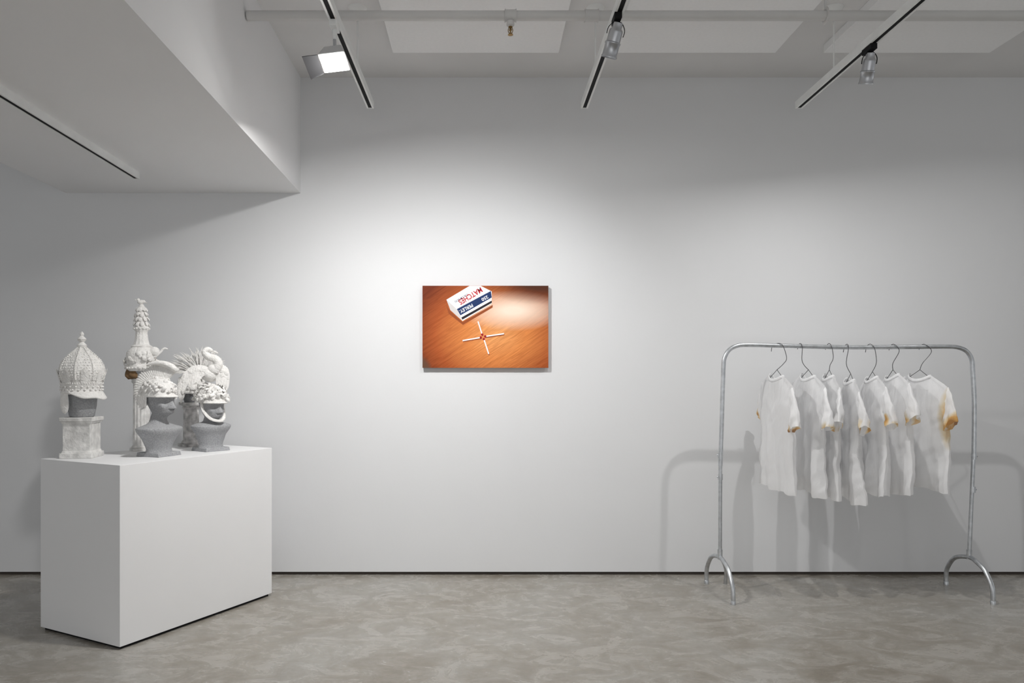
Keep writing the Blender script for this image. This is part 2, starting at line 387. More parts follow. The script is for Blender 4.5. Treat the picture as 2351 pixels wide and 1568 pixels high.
lamp('POINT', fb+fq(.02, 0, .06), fl, 1.4, rad=.04)

# ------------------------------------------------------------------ plinth
PN = Vector((-1.799, 3.672, 0)); PL = Vector((-2.375, 3.97, 0)); PR = Vector((-1.309, 4.60, 0))
e2 = (PR-PN).normalized(); e1 = Vector((-e2.y, e2.x, 0)); W1 = .649; W2 = 1.049
cen = PN+e1*W1/2+e2*W2/2
t = thing('display_plinth', 'large white painted display plinth carrying five sculptures', 'plinth', cen, math.atan2(e2.y, e2.x))
MB().box((0, 0, .0085), (W2-.03, W1-.03, .017)).build('recessed_base', M_black, t, smooth=False)
MB().box((0, 0, (.917+.015)/2), (W2, W1, .917-.015)).build('plinth_body', M_plinth, t, smooth=False, bevel=.0015)
ZP = .917

# ------------------------------------------------------------------ sculptures
def view_frame(x, y): return math.atan2(-x, y)      # local +x = across the view, local +y = away
SG = 'helmeted sculptures on the white plinth'
def fluted(nf, amp): return lambda th, z: 1-amp*(.5+.5*math.cos(nf*th))**3
def scatter_leaves(mb, c, r, n, size, zmin=-.2, seed=1, spread=1.0):
    rnd = random.Random(seed); c = Vector(c)
    for _ in range(n):
        z = rnd.uniform(zmin, .98); th = rnd.uniform(0, 2*PI); q = math.sqrt(max(0, 1-z*z))
        d = Vector((q*math.cos(th), q*math.sin(th), z)); p = c+Vector((d.x*r[0], d.y*r[1], d.z*r[2]))
        tan = d.orthogonal().normalized(); tan.rotate(Matrix.Rotation(rnd.uniform(0, 2*PI), 3, d))
        s_ = size*rnd.uniform(.6, 1.2)
        mb.blade(p-tan*s_*.4, p+tan*s_*.8+d*s_*.45*spread, s_*.42, .4, d, d*s_*.2, .5, 4)
def bust(t, scale=1., hshift=0., heading=0., sk=1.):
    R = [(.02, 0, .060, .080), (.04, 0, .056, .075), (.07, 0, .064, .090), (.10, .002, .076, .110), (.128, .004, .090, .138), (.147, .004, .094, .150), (.158, .002, .090, .146),
         (.170, -.002, .066, .104), (.182, -.004, .050, .062), (.198, -.004, .044, .047), (.216, .000, .043, .045), (.228, .012, .051, .045), (.240, .026, .062, .047), (.258, .024, .071, .054), (.28, .017, .077, .060), (.31, .008, .084, .066),
         (.35, 0, .087, .068), (.385, -.004, .076, .059), (.41, -.004, .05, .04), (.422, -.004, .004, .004)]
    pts = []
    for i, (z, cx, rx, ry) in enumerate(R):
        k_ = 1+(sk-1)*max(0, min(1, (z-.05)/.06))*(1 if z < .175 else 0)
        pts.append((z+(hshift if z >= .216 else hshift*max(0, (z-.17)/.046)), cx, rx*(1+(k_-1)*.6), ry*k_))
    rows = []
    for i in range(len(pts)-1):
        k = 5
        for j in range(k):
            q = j/k
            p0 = pts[max(i-1, 0)]; p1 = pts[i]; p2 = pts[i+1]; p3 = pts[min(i+2, len(pts)-1)]
            rows.append([.5*(2*p1[m]+(p2[m]-p0[m])*q+(2*p0[m]-5*p1[m]+4*p2[m]-p3[m])*q*q+(3*p1[m]-p0[m]-3*p2[m]+p3[m])*q**3) for m in range(4)])
    rows.append(list(pts[-1])); eye = .303+hshift; ml = .259+hshift; ch = .240+hshift
    def g(x): return math.exp(-x*x)
    n = 128; vs = []
    Rh = Matrix.Rotation(heading, 3, 'Z')
    for z, cx, rx, ry in rows:
        for k in range(n):
            th = 2*PI*k/n; a = th if th <= PI else th-2*PI
            r = 1/math.sqrt((math.cos(th)/rx)**2+(math.sin(th)/ry)**2) if rx > .005 else rx
            d = 0
            u = (eye+.010-z)/.043
            if 0 <= u <= 1: d += .027*u**.8*g(a/(.13+.10*u))
            elif 1 < u < 1.3: d += .027*(1-(u-1)/.3)*g(a/.24)
            d -= .019*g((abs(a)-.42)/.22)*g((z-eye)/.012)
            d += .007*g((abs(a)-.42)/.15)*g((z-eye+.001)/.0065)
            d += .011*g((z-eye-.021)/.010)*g(a/.75)
            d += .010*g(a/.26)*(g((z-ml-.0055)/.0045)+g((z-ml+.0055)/.0045))-.006*g(a/.3)*g((z-ml)/.002)
            d += .012*g(a/.33)*g((z-ch)/.012)
            d += .006*g((abs(a)-.75)/.25)*g((z-eye+.027)/.014)
            d += .009*g((abs(a)-1.65)/.13)*g((z-eye+.012)/.018)
            r += d
            vs.append(Rh@Vector((cx+r*math.cos(th), r*math.sin(th), z))*scale)
    m = len(rows); fs = [(i*n+k, i*n+(k+1) % n, (i+1)*n+(k+1) % n, (i+1)*n+k) for i in range(m-1) for k in range(n)]
    fs += [tuple(range(n))[::-1], tuple(range((m-1)*n, m*n))]
    mb = MB(); mb.add(vs, fs); b = mb.build('bust', M_grey, t)
    mb = MB(); mb.box((0, 0, .011), (.165, .165, .022), 0, .95); mb.v = [Rh@v*scale for v in mb.v]; mb.build('base', M_grey, t, smooth=False, bevel=.003)
    return Rh
def xf(mb, Rm, s=1., off=(0, 0, 0)): mb.v = [Rm@(v*s)+Vector(off) for v in mb.v]; return mb

# A : domed crown on square stone pillar
Y = 4.06; X = (188-PX0)/F*Y
t = thing('helmet_sculpture', 'sculpture with domed white crown and finial on a square stone pillar, leftmost on plinth', 'sculpture', (X, Y, ZP), view_frame(X, Y)+math.radians(0), SG)
rz = math.radians(-22)
mb = MB().box((0, 0, .014), (.168, .168, .028), rz); mb.box((0, 0, .034), (.155, .155, .014), rz, .93)
mb.box((0, 0, .113), (.142, .142, .15), rz); mb.box((0, 0, .193), (.150, .150, .014), rz, 1.07); mb.box((0, 0, .2095), (.168, .168, .021), rz)
mb.build('stone_pillar', M_stone, t, smooth=False, bevel=.003)
MB().lathe([(.055, .22), (.06, .225), (.070, .28), (.074, .34), (.06, .40), (.03, .43)], 40, mod=lambda th, z: 1+.08*math.cos(4*(th-rz)), c=(.0, 0, 0)).build('head', M_grey, t)
DP = [(.096, .345), (.104, .355), (.100, .362), (.098, .385), (.103, .392), (.104, .400), (.098, .405), (.107, .425), (.114, .448), (.114, .475), (.107, .503), (.091, .532), (.064, .560), (.038, .582), (.021, .598), (.025, .603), (.012, .610)]
mb = MB(); mb.lathe(DP, 64, mod=lambda th, z: 1-.06*abs(math.cos(4*th-.4))**6 if z > .41 else 1)
hel = mb.build('crown_dome', M_white, t)
mb = MB(); mb.lathe([(.012, .60), (.022, .603), (.026, .612), (.018, .622), (.010, .630), (.019, .637), (.023, .647), (.014, .658), (.007, .664), (.011, .670), (.009, .680), (.002, .688)], 24); mb.build('finial', M_white, hel)
mb = MB()
def peak(u, v):
    a = -PI*.72+u*PI*1.12; r = .098+.022*v*math.sin(u*PI)**.5+.004; return Vector((r*math.cos(a), r*math.sin(a), .362-.042*v*(math.sin(u*PI)**.5)+.004*v*math.sin(22*u)))
mb.grid(peak, 60, 5); p_ = mb.build('peak', M_white, t); md = p_.modifiers.new('s', 'SOLIDIFY'); md.thickness = .006
mb = MB()
mb.blade((-.084, -.05, .355), (-.080, -.058, .240), .026, .25, (-.6, -.8, 0), None, .8, 10)
mb.build('ear_flap', M_white, t)
mb = MB()
for k in range(8):
    a = 2*PI*k/8+.1; d = Vector((math.cos(a), math.sin(a), 0))
    mb.blade(d*.100+Vector((0, 0, .395)), d*.126+Vector((0, 0, .488)), .020, .2, d, d*-.002, .8, 8)
mb.build('crown_petals', M_white, t)
mb = MB()
for k in range(8):
    a = 2*PI*(k+.5)/8+.1
    P = [Vector(((r*1.0+.002)*math.cos(a), (r*1.0+.002)*math.sin(a), z+.001)) for r, z in DP[7:15]]
    for i in range(24):
        f_ = i/23*(len(P)-1); j = min(int(f_), len(P)-2); mb.ball(P[j].lerp(P[j+1], f_-j), .0052, 7, 5)
for k in range(44):
    a = 2*PI*k/44; z = .375+(.010 if k % 2 else -.006); mb.ball((.103*math.cos(a), .103*math.sin(a), z), .0058, 7, 5)
for k in range(56):
    a = 2*PI*k/56; mb.ball((.104*math.cos(a), .104*math.sin(a), .404), .0045, 6, 4)
mb.build('beading', M_white, hel)
mb = MB(); rnd = random.Random(12)
for i in range(7, 14):
    for s_ in (0, .5):
        r0, z0 = DP[i]; r1, z1 = DP[i+1]; r = r0+(r1-r0)*s_; z = z0+(z1-z0)*s_; n_ = max(16, int(2*PI*r/.0140))
        for k in range(n_):
            a = 2*PI*(k+s_+rnd.uniform(-.2, .2))/n_; q = (r-.001)*(1-.06*abs(math.cos(4*a-.4))**6); e_r = rnd.uniform(.0036, .0056)
            mb.ball((q*math.cos(a), q*math.sin(a), z+rnd.uniform(-.0015, .0015)), e_r, 6, 4)
mb.build('quilted_relief', M_white, hel)

# B : tall tower on fluted column
Y = 4.434; X = (325-PX0)/F*Y
t = thing('helmet_sculpture', 'tallest white sculpture, a tiered tower with bird on a fluted column', 'sculpture', (X, Y, ZP), view_frame(X, Y), SG)
mb = MB(); mb.box((0, 0, .008), (.112, .112, .016), .2)
mb.lathe([(.054, .016), (.056, .022), (.050, .03)], 32); mb.lathe([(.048, .03), (.046, .40)], 96, mod=fluted(14, .10)); mb.lathe([(.047, .40), (.055, .41), (.055, .428)], 32)
mb.build('fluted_column', M_stone, t)
MB().lathe([(.045, .425), (.052, .44), (.062, .48), (.06, .53)], 32, (-.012, 0, 0)).build('head', M_grey, t)
mb = MB(); mb.blade((-.045, -.02, .50), (-.072, -.03, .425), .03, .5, (0, 1, 0), None, .8); mb.blade((-.03, -.045, .48), (-.05, -.05, .43), .026, .5, (0, 1, 0), None, .8); mb.build('hair', M_brown, t)
mb = MB(); mb.lathe([(.076, .474), (.084, .483), (.086, .50), (.078, .515), (.082, .53), (.084, .555), (.080, .585), (.066, .605), (.056, .615), (.060, .622), (.046, .632)], 48, mod=lambda th, z: 1+.05*math.sin(5*th+z*60)*math.sin(z*90))
for k in range(26):
    a = 2*PI*k/26; mb.ball((.088*math.cos(a), .088*math.sin(a), .492), .007, 7, 5)
hb = mb.build('helmet', M_white, t)
mb = MB(); scatter_leaves(mb, (0, 0, .54), (.083, .083, .07), 70, .030, -.5, 5)
mb.build('leaf_relief', M_white, hb)
mb = MB(); mb.tube(cr([(.03, -.04, .55), (.07, -.05, .56), (.10, -.05, .585), (.115, -.05, .605), (.128, -.05, .612), (.142, -.05, .606)], 4), lambda q: .009*(1-q*.5), 8)
mb.ball((.07, -.045, .59), (.03, .025, .03)); mb.build('scroll', M_white, hb)
mb = MB(); mb.lathe([(.046, .63), (.044, .64), (.039, .66), (.035, .69), (.033, .71), (.041, .722), (.043, .735), (.037, .742), (.033, .75), (.029, .79), (.024, .83), (.018, .86), (.009, .875)], 60, mod=lambda th, z: 1-.07*(.5+.5*math.cos(12*th)) if z < .715 else 1)
tw = mb.build('tower', M_white, t)
mb = MB(); rnd = random.Random(3)
for j, z in enumerate((.755, .785, .815, .842)):
    for k in range(9):
        a = 2*PI*(k+.5*(j % 2))/9+rnd.uniform(-.1, .1); d = Vector((math.cos(a), math.sin(a), 0)); r = .034-.004*j
        mb.blade(d*(r-.009)+Vector((0, 0, z+.018)), d*(r+.010+rnd.uniform(-.003, .005))+Vector((0, 0, z-.016+rnd.uniform(-.006, .006))), .012, .35, d, d*.006, .7, 5)
for k in range(14):
    a = 2*PI*k/14; mb.ball((.043*math.cos(a), .043*math.sin(a), .728), .006, 7, 5)
mb.build('leaf_tiers', M_white, tw)
mb = MB(); mb.ball((-.004, 0, .888), (.020, .013, .014)); mb.ball((-.018, 0, .902), .009); mb.blade((-.024, 0, .902), (-.036, 0, .899), .003, .8); mb.blade((.006, 0, .890), (.034, 0, .884), .008, .4, (0, 0, 1)); mb.tube([(0, 0, .865), (0, 0, .88)], .006)
for sgn in (-1, 1): mb.blade((-.008, sgn*.010, .893), (.022, sgn*.013, .89), .009, .3, (0, 1, 0))
mb.build('bird', M_white, tw)

# D : feather spray on grey column
Y = 4.70; X = (439-PX0)/F*Y
t = thing('helmet_sculpture', 'white feather plumed helmet sculpture on a weathered grey column at the back', 'sculpture', (X, Y, ZP), view_frame(X, Y), SG)
mb = MB(); mb.box((0, 0, .009), (.128, .128, .018), .3); mb.lathe([(.058, .018), (.060, .028), (.052, .04)], 32); mb.lathe([(.050, .04), (.046, .235)], 72, mod=fluted(12, .06)); mb.lathe([(.047, .235), (.055, .245), (.05, .255), (.06, .262)], 32); mb.box((0, 0, .27), (.118, .118, .018), .3)
mb.build('stone_column', M_dstone, t)
MB().lathe([(.04, .278), (.046, .30), (.055, .34), (.05, .38)], 32).build('head', M_dgrey, t)
mb = MB(); mb.lathe([(.066, .335), (.072, .342), (.068, .355), (.070, .38), (.064, .415), (.045, .44), (.02, .455)], 40)
hd = mb.build('helmet', M_white, t)
mb = MB(); scatter_leaves(mb, (0, 0, .38), (.068, .068, .075), 80, .030, -.5, 9); mb.build('leaf_relief', M_white, hd)
mb = MB(); rnd = random.Random(4)
for k in range(150):
    a = math.radians(rnd.uniform(28, 174)); L = rnd.uniform(.13, .215)*(1 if 60 < math.degrees(a) else .85); dy = rnd.uniform(-.35, .35)
    c0 = Vector((.045+.02*rnd.random(), .0+dy*.05, .445)); d = Vector((math.cos(a), dy*.5, math.sin(a)*.92))
    mb.blade(c0+d*.02, c0+d*L, .0044*rnd.uniform(.6, 1.2), .35, (0, 1, 0), Vector((rnd.uniform(-.014, .014), 0, .014)), .5, 5)
mb.build('feather_plume', M_white, hd)
mb = MB()
for k in range(9):
    q = k/8; mb.blade((-.045+.01*q, -.04, .40-.05*q), (-.085+.012*q*2, -.05, .36-.085*q), .011, .3, (0, 1, 0), (0, 0, .012), .6, 5)
mb.build('side_plume', M_white, hd)

# C : grey bust with shell crest
Y = 4.135; X = (365-PX0)/F*Y
t = thing('helmet_sculpture', 'dark grey bust in white helmet with ridged shell crest, foremost on plinth', 'sculpture', (X, Y, ZP), view_frame(X, Y), SG)
hd_ = math.radians(-46); Rh = bust(t, 1.0, .0, hd_, .95)
mb = MB(); mb.lathe([(1.08, .0), (1.10, .06), (1.08, .16), (1.05, .22), (1.03, .45), (.92, .70), (.70, .92), (.40, 1.05), (.06, 1.1)], 56, sy=.80); mb.v = [Vector((v.x*.092-.002, v.y*.092, v.z*.10+.328)) for v in mb.v]; xf(mb, Rh)
hc = mb.build('helmet', M_white, t)
mb = MB()
def pk(u, v):
    a = (u-.5)*2.2; r = .096+.020*v*math.cos(a*.7)**2; return Rh@Vector((r*math.cos(a), r*.82*math.sin(a), .336-.004*v))
mb.grid(pk, 24, 4); q_ = mb.build('helmet_peak', M_white, hc); md = q_.modifiers.new('s', 'SOLIDIFY'); md.thickness = .006
mb = MB(); scatter_leaves(mb, (0, 0, .352), (.094, .077, .078), 90, .022, 0, 11); xf(mb, Rh); mb.build('leaf_relief', M_white, hc)
hcr = Matrix.Rotation(math.radians(-18), 3, 'Z')
mb = MB(); cc = Vector((-.005, 0, .375)); nR = 30
for k in range(nR):
    a = math.radians(48+k*(232-48)/(nR-1)); q = k/(nR-1)
    Ro = .160-.024*math.sin(q*PI*.9); d = Vector((math.cos(a), 0, math.sin(a)))
    mb.blade(cc+d*.05, cc+d*Ro+Vector((0, .02*math.sin(q*PI), 0)), .0115, .9, (0, 1, 0), None, .55, 7)
fpt = [cc+Vector((math.cos(math.radians(a)), -.06, math.sin(math.radians(a))))*.142 for a in (112, 95, 78, 62, 50)]+[cc+Vector((.104, -.008, .103)), cc+Vector((.112, -.008, .113))]
mb.tube(cr(fpt, 4), lambda q: .004+.014*math.sin(PI*min(1, q*.9+.05)), 10); xf(mb, hcr); mb.build('shell_crest', M_white, hc)
for sgn in (-1, 1):
    mb = MB()
    for k in range(4): mb.blade((-.02-.014*k, sgn*.076, .335), (-.03-.016*k, sgn*.070, .262+.006*k), .011, .4, (0, 1, 0), None, .8, 6)
    xf(mb, Rh); mb.build('neck_guard', M_white, hc)

# E : grey bust with swan helmet
Y = 4.434; X = (484-PX0)/F*Y
t = thing('helmet_sculpture', 'grey bust with white chin strap and swan topped helmet, rightmost on plinth', 'sculpture', (X, Y, ZP), view_frame(X, Y), SG)
hd_ = math.radians(-58); Rh = bust(t, .97, -.03, hd_, .84)
mb = MB(); mb.lathe([(1.08, .02), (1.12, .05), (1.09, .18), (1.06, .25), (1.03, .45), (.92, .70), (.70, .92), (.40, 1.05), (.06, 1.1)], 56, sy=.82); mb.v = [Vector((v.x*.092-.002, v.y*.092, v.z*.105+.286)) for v in mb.v]; xf(mb, Rh)
he = mb.build('helmet', M_white, t)
mb = MB()
def pk2(u, v):
    a = (u-.5)*2.3; r = .096+.022*v*math.cos(a*.7)**2; return Rh@Vector((r*math.cos(a), r*.82*math.sin(a), .294-.006*v))
mb.grid(pk2, 24, 4); q_ = mb.build('helmet_peak', M_white, he); md = q_.modifiers.new('s', 'SOLIDIFY'); md.thickness = .006
mb = MB(); scatter_leaves(mb, (0, 0, .306), (.098, .082, .09), 120, .026, .02, 21, 1.5)
for k in range(14):
    a = random.Random(k).uniform(-1.5, 1.5); mb.ball((.097*math.cos(a), .081*math.sin(a), .31+.045*random.Random(k+50).random()), .010, 8, 6)
xf(mb, Rh); mb.build('flower_relief', M_white, he)
mb = MB(); mb.tube(cr([(.012, -.070, .295), (.03, -.066, .240), (.066, -.044, .195), (.090, 0, .180), (.066, .044, .195), (.03, .066, .240), (.012, .070, .295)], 6), .0105, 10, .5); xf(mb, Rh); mb.build('chin_strap', M_white, he)
def e_(px, py, d=0.): return Vector(((px-484)/383., d, (1037-py)/383.))
mb = MB(); mb.ball(e_(481, 864, 0), (.050, .055, .042), 20, 12, Matrix.Rotation(math.radians(18), 3, 'Y'))
mb.ball(e_(490, 852, -.02), (.034, .036, .034), 16, 10)
mb.tube(cr([e_(492, 856, -.025), e_(500, 840, -.03), e_(494, 828, -.03), e_(478, 822, -.03), e_(471, 813, -.03), e_(477, 806, -.03), e_(485, 808, -.032)], 6), lambda q: .019*(1-q)**.7+.0105, 12)
mb.ball(e_(482, 808, -.032), (.017, .012, .012)); mb.blade(e_(488, 809, -.032), e_(500, 815, -.034), .006, .7)
sw = mb.build('swan', M_white, he)
def wing(rts, tps, n, w, d0, d1, bend, seed):
    mb = MB(); A = cr(rts, 8); B = cr(tps, 8); rnd = random.Random(seed)
    for row, sc_, wk in ((0, 1., 1.), (1, .62, 1.15), (2, .36, 1.2)):
        for k in range(n):
            q = k/(n-1); a = A[int(q*(len(A)-1))]; b = B[int(q*(len(B)-1))]
            a_ = Vector((a.x, d0-row*.006, a.z)); b_ = Vector((b.x+rnd.uniform(-.006, .006), d1-row*.006+rnd.uniform(-.006, .004), b.z+rnd.uniform(-.010, .006))); mb.blade(a_, a_.lerp(b_, sc_), w*wk*rnd.uniform(.85, 1.1), .34, (0, 1, 0), Vector(bend)*sc_, .6, 7)
    return mb.build('wing', M_white, sw)
wing([e_(476, 846), e_(462, 842), e_(446, 846), e_(434, 856)], [e_(458, 884), e_(440, 890), e_(424, 900), e_(409, 916)], 11, .0125, -.02, -.055, (-.005, -.004, .006), 1)
wing([e_(494, 846), e_(503, 842), e_(512, 843), e_(518, 850)], [e_(494, 884), e_(504, 890), e_(512, 896), e_(518, 899)], 8, .012, -.01, -.04, (.008, -.006, 0), 2)

# ------------------------------------------------------------------ picture
YP = 5.04
def pp(px, py, lay=0.): return Vector(((px-PX0)/F*YP, YP-lay, H+(PY0-py)/F*YP))
p0 = pp(970, 656); p1 = pp(1259, 844.5); pc = Vector(((p0.x+p1.x)/2, YP, (p0.z+p1.z)/2))
t = thing('wall_photograph', 'colour photograph of a matchbox and four crossed matches on a wood table', 'picture', pc)
MB().box((pc.x, YP+.011, pc.z), (p1.x-p0.x, .022, p0.z-p1.z)).build('print_panel', M_print, t, smooth=False, origin=pc)
MB().box((pc.x, YP+.0295, pc.z+.05), (.5, .015, .08)).build('mounting_cleat', M_pw, t, smooth=False, origin=pc)
def poly(pts, lay, name, m, par=None):
    mb = MB(); a = [pp(x, y, lay) for x, y in pts]; n = len(a)
    b = [pp(x, y, 0) for x, y in pts]
    mb.add(a+b, [tuple(range(n))]+[(i, (i+1) % n, n+(i+1) % n, n+i) for i in range(n)])
    return mb.build(name, m, par or t, smooth=False, origin=pc)
poly([(1024, 700), (1034, 714), (1062, 739), (1131, 700), (1131, 706), (1063, 746), (1030, 720)], .0004, 'printed_shadow', M_psh)
box_ = poly([(1025, 688), (1078, 656.4), (1104, 656.4), (1129, 669), (1050, 711)], .0008, 'printed_matchbox', M_pw)
poly([(1025, 688), (1050, 711), (1062, 737), (1034, 712)], .0008, 'box_end', M_pg, box_)
poly([(1050, 711), (1129, 669), (1129, 697), (1062, 737)], .0008, 'box_side', M_pw, box_)
poly([(1049, 709.5), (1127, 668), (1129, 683), (1057, 724)], .0012, 'blue_band', M_pb, box_)
poly([(1059, 729), (1129, 690), (1129, 695.5), (1061.5, 734)], .0012, 'striker_strip', M_pk, box_)
def txt(body, cx, cy, ang, size, m, name, width=None, lay=.0018, bold=.03):
    mb = MB(); a = math.radians(ang)
    text_into(mb, body, size, lambda x, y: pp(cx+x*math.cos(a)-y*math.sin(a), cy-(x*math.sin(a)+y*math.cos(a)), lay), bold, width)
    mb.build(name, m, box_, smooth=False, origin=pc)
txt('MATCHES', 1080, 679, 211, 17, M_pr, 'red_lettering', 60, bold=.02)
txt('PERLEY.', 1070, 708, 208, 11, M_pw, 'brand_lettering', 34, bold=.02)
txt('250', 1113, 684.5, 208, 10, M_pw, 'count_lettering', 16, bold=.02)
txt('(100 CM BOX)', 1059, 684.5, 211, 6.5, M_pb, 'small_lettering', 34, bold=.005)
def match(x0, y0, x1, y1):
    dx, dy = x1-x0, y1-y0; L = math.hypot(dx, dy); nx, ny = -dy/L*1.45, dx/L*1.45
    poly([(x0+nx+1, y0+ny+2.3), (x1+nx+1, y1+ny+2.3), (x1-nx+1, y1-ny+2.3), (x0-nx+1, y0-ny+2.3)], .0005, 'match_shadow', M_psh)
    s_ = poly([(x0+nx, y0+ny), (x1+nx, y1+ny), (x1-nx, y1-ny), (x0-nx, y0-ny)], .0010, 'printed_match', M_pw)
    hx, hy = x1-dx/L*1.5, y1-dy/L*1.5
    poly([(hx+2.9*math.cos(k*PI/4)+dx/L*.5, hy+2.9*math.sin(k*PI/4)) for k in range(8)], .0016, 'match_head', M_ph, s_)
match(1062, 782, 1105, 774.5); match(1157, 766, 1113, 772.5); match(1097.5, 738, 1107.5, 769.5); match(1122, 812.5, 1110.5, 777)

# ------------------------------------------------------------------ clothes rack
YR = 4.64; ZB = 1.545; TR = .0135
def rp(px, py, dy=0.): return at(px, py, YR+dy)
t = thing('clothes_rack', 'freestanding galvanised steel tube clothes rack hung with white shirts', 'clothes rack', (2.28, YR, 0)); ro = Vector((2.28, YR, 0))
xl0, xl1 = rp(1653, 1278).x, rp(1661, 830).x; xr0, xr1 = rp(2225, 1282).x, rp(2233, 830).x
pts = [(rp(1654, 1075).x, YR, .80), (xl1-.004, YR, 1.3), (xl1, YR, 1.42), (xl1+.006, YR, 1.475), (xl1+.035, YR, 1.525), (xl1+.085, YR, 1.552), (xl1+.16, YR, 1.558), (xl1+.4, YR, 1.552), (2.28, YR, 1.543), (xr1-.4, YR, 1.545), (xr1-.16, YR, 1.547), (xr1-.085, YR, 1.540), (xr1-.035, YR, 1.515), (xr1-.006, YR, 1.465), (xr1, YR, 1.40), (xr1+.010, YR, 1.2), (rp(2236, 1048).x, YR, .86)]
RAIL = cr(pts, 7)
MB().tube(RAIL, TR, 14).build('top_rail', M_metal, t, origin=ro)
MB().tube([(xl0, YR, .225), (rp(1654, 1075).x, YR, .86)], TR*.86, 12).build('upright', M_metal, t, origin=ro)
MB().tube([(xr0, YR, .225), (rp(2236, 1048).x, YR, .92)], TR*.86, 12).build('upright', M_metal, t, origin=ro)
for px, py in ((1654, 1045), (1654, 1095), (2236, 1048), (2234, 1124)):
    c = rp(px, py); MB().tube([c-Vector((0, 0, .018)), c+Vector((0, 0, .018))], TR*1.1, 14).build('joint_sleeve', M_metal, t, origin=ro)
    sg = -1 if px < 2000 else 1
    MB().tube([c+Vector((sg*.012, 0, 0)), c+Vector((sg*.022, 0, 0))], .004, 8).build('screw', M_metal, t, origin=ro)
def leg(b, f, apx, apz=.228):
    b = Vector(b); f = Vector(f); m = Vector((apx, YR, apz))
    P = cr([b, b+Vector((0, 0, .06)), b.lerp(f, .03)+Vector((0, 0, .115)), b.lerp(f, .16)+Vector((0, 0, .185)), b.lerp(f, .32)+Vector((0, 0, .218)), Vector((m.x, b.lerp(f, .5).y, apz)), b.lerp(f, .68)+Vector((0, 0, .218)), b.lerp(f, .84)+Vector((0, 0, .185)), b.lerp(f, .97)+Vector((0, 0, .115)), f+Vector((0, 0, .06)), f], 5)
    MB().tube(P, TR, 14).build('leg', M_metal, t, origin=ro)
    for q in (b, f): MB().lathe([(TR*1.12, 0), (TR*1.15, .02), (TR, .024)], 14, q).build('foot_cap', M_metal, t, origin=ro)
leg((1.470, 4.862, 0), (1.493, 4.413, 0), xl0); leg((3.025, 4.833, 0), (3.042, 4.413, 0), xr0)
P = cr([(xl0, YR+.01, .235), (xl0+.045, YR+.10, .19), (1.587, 4.83, .10), (1.591, 4.855, 0)], 6); MB().tube(P, TR*.85, 12).build('leg', M_metal, t, origin=ro)
for x_ in (xl0, xr0): MB().tube([(x_, YR, .215), (x_, YR, .275)], TR*1.12, 14).build('joint_sleeve', M_metal, t, origin=ro)

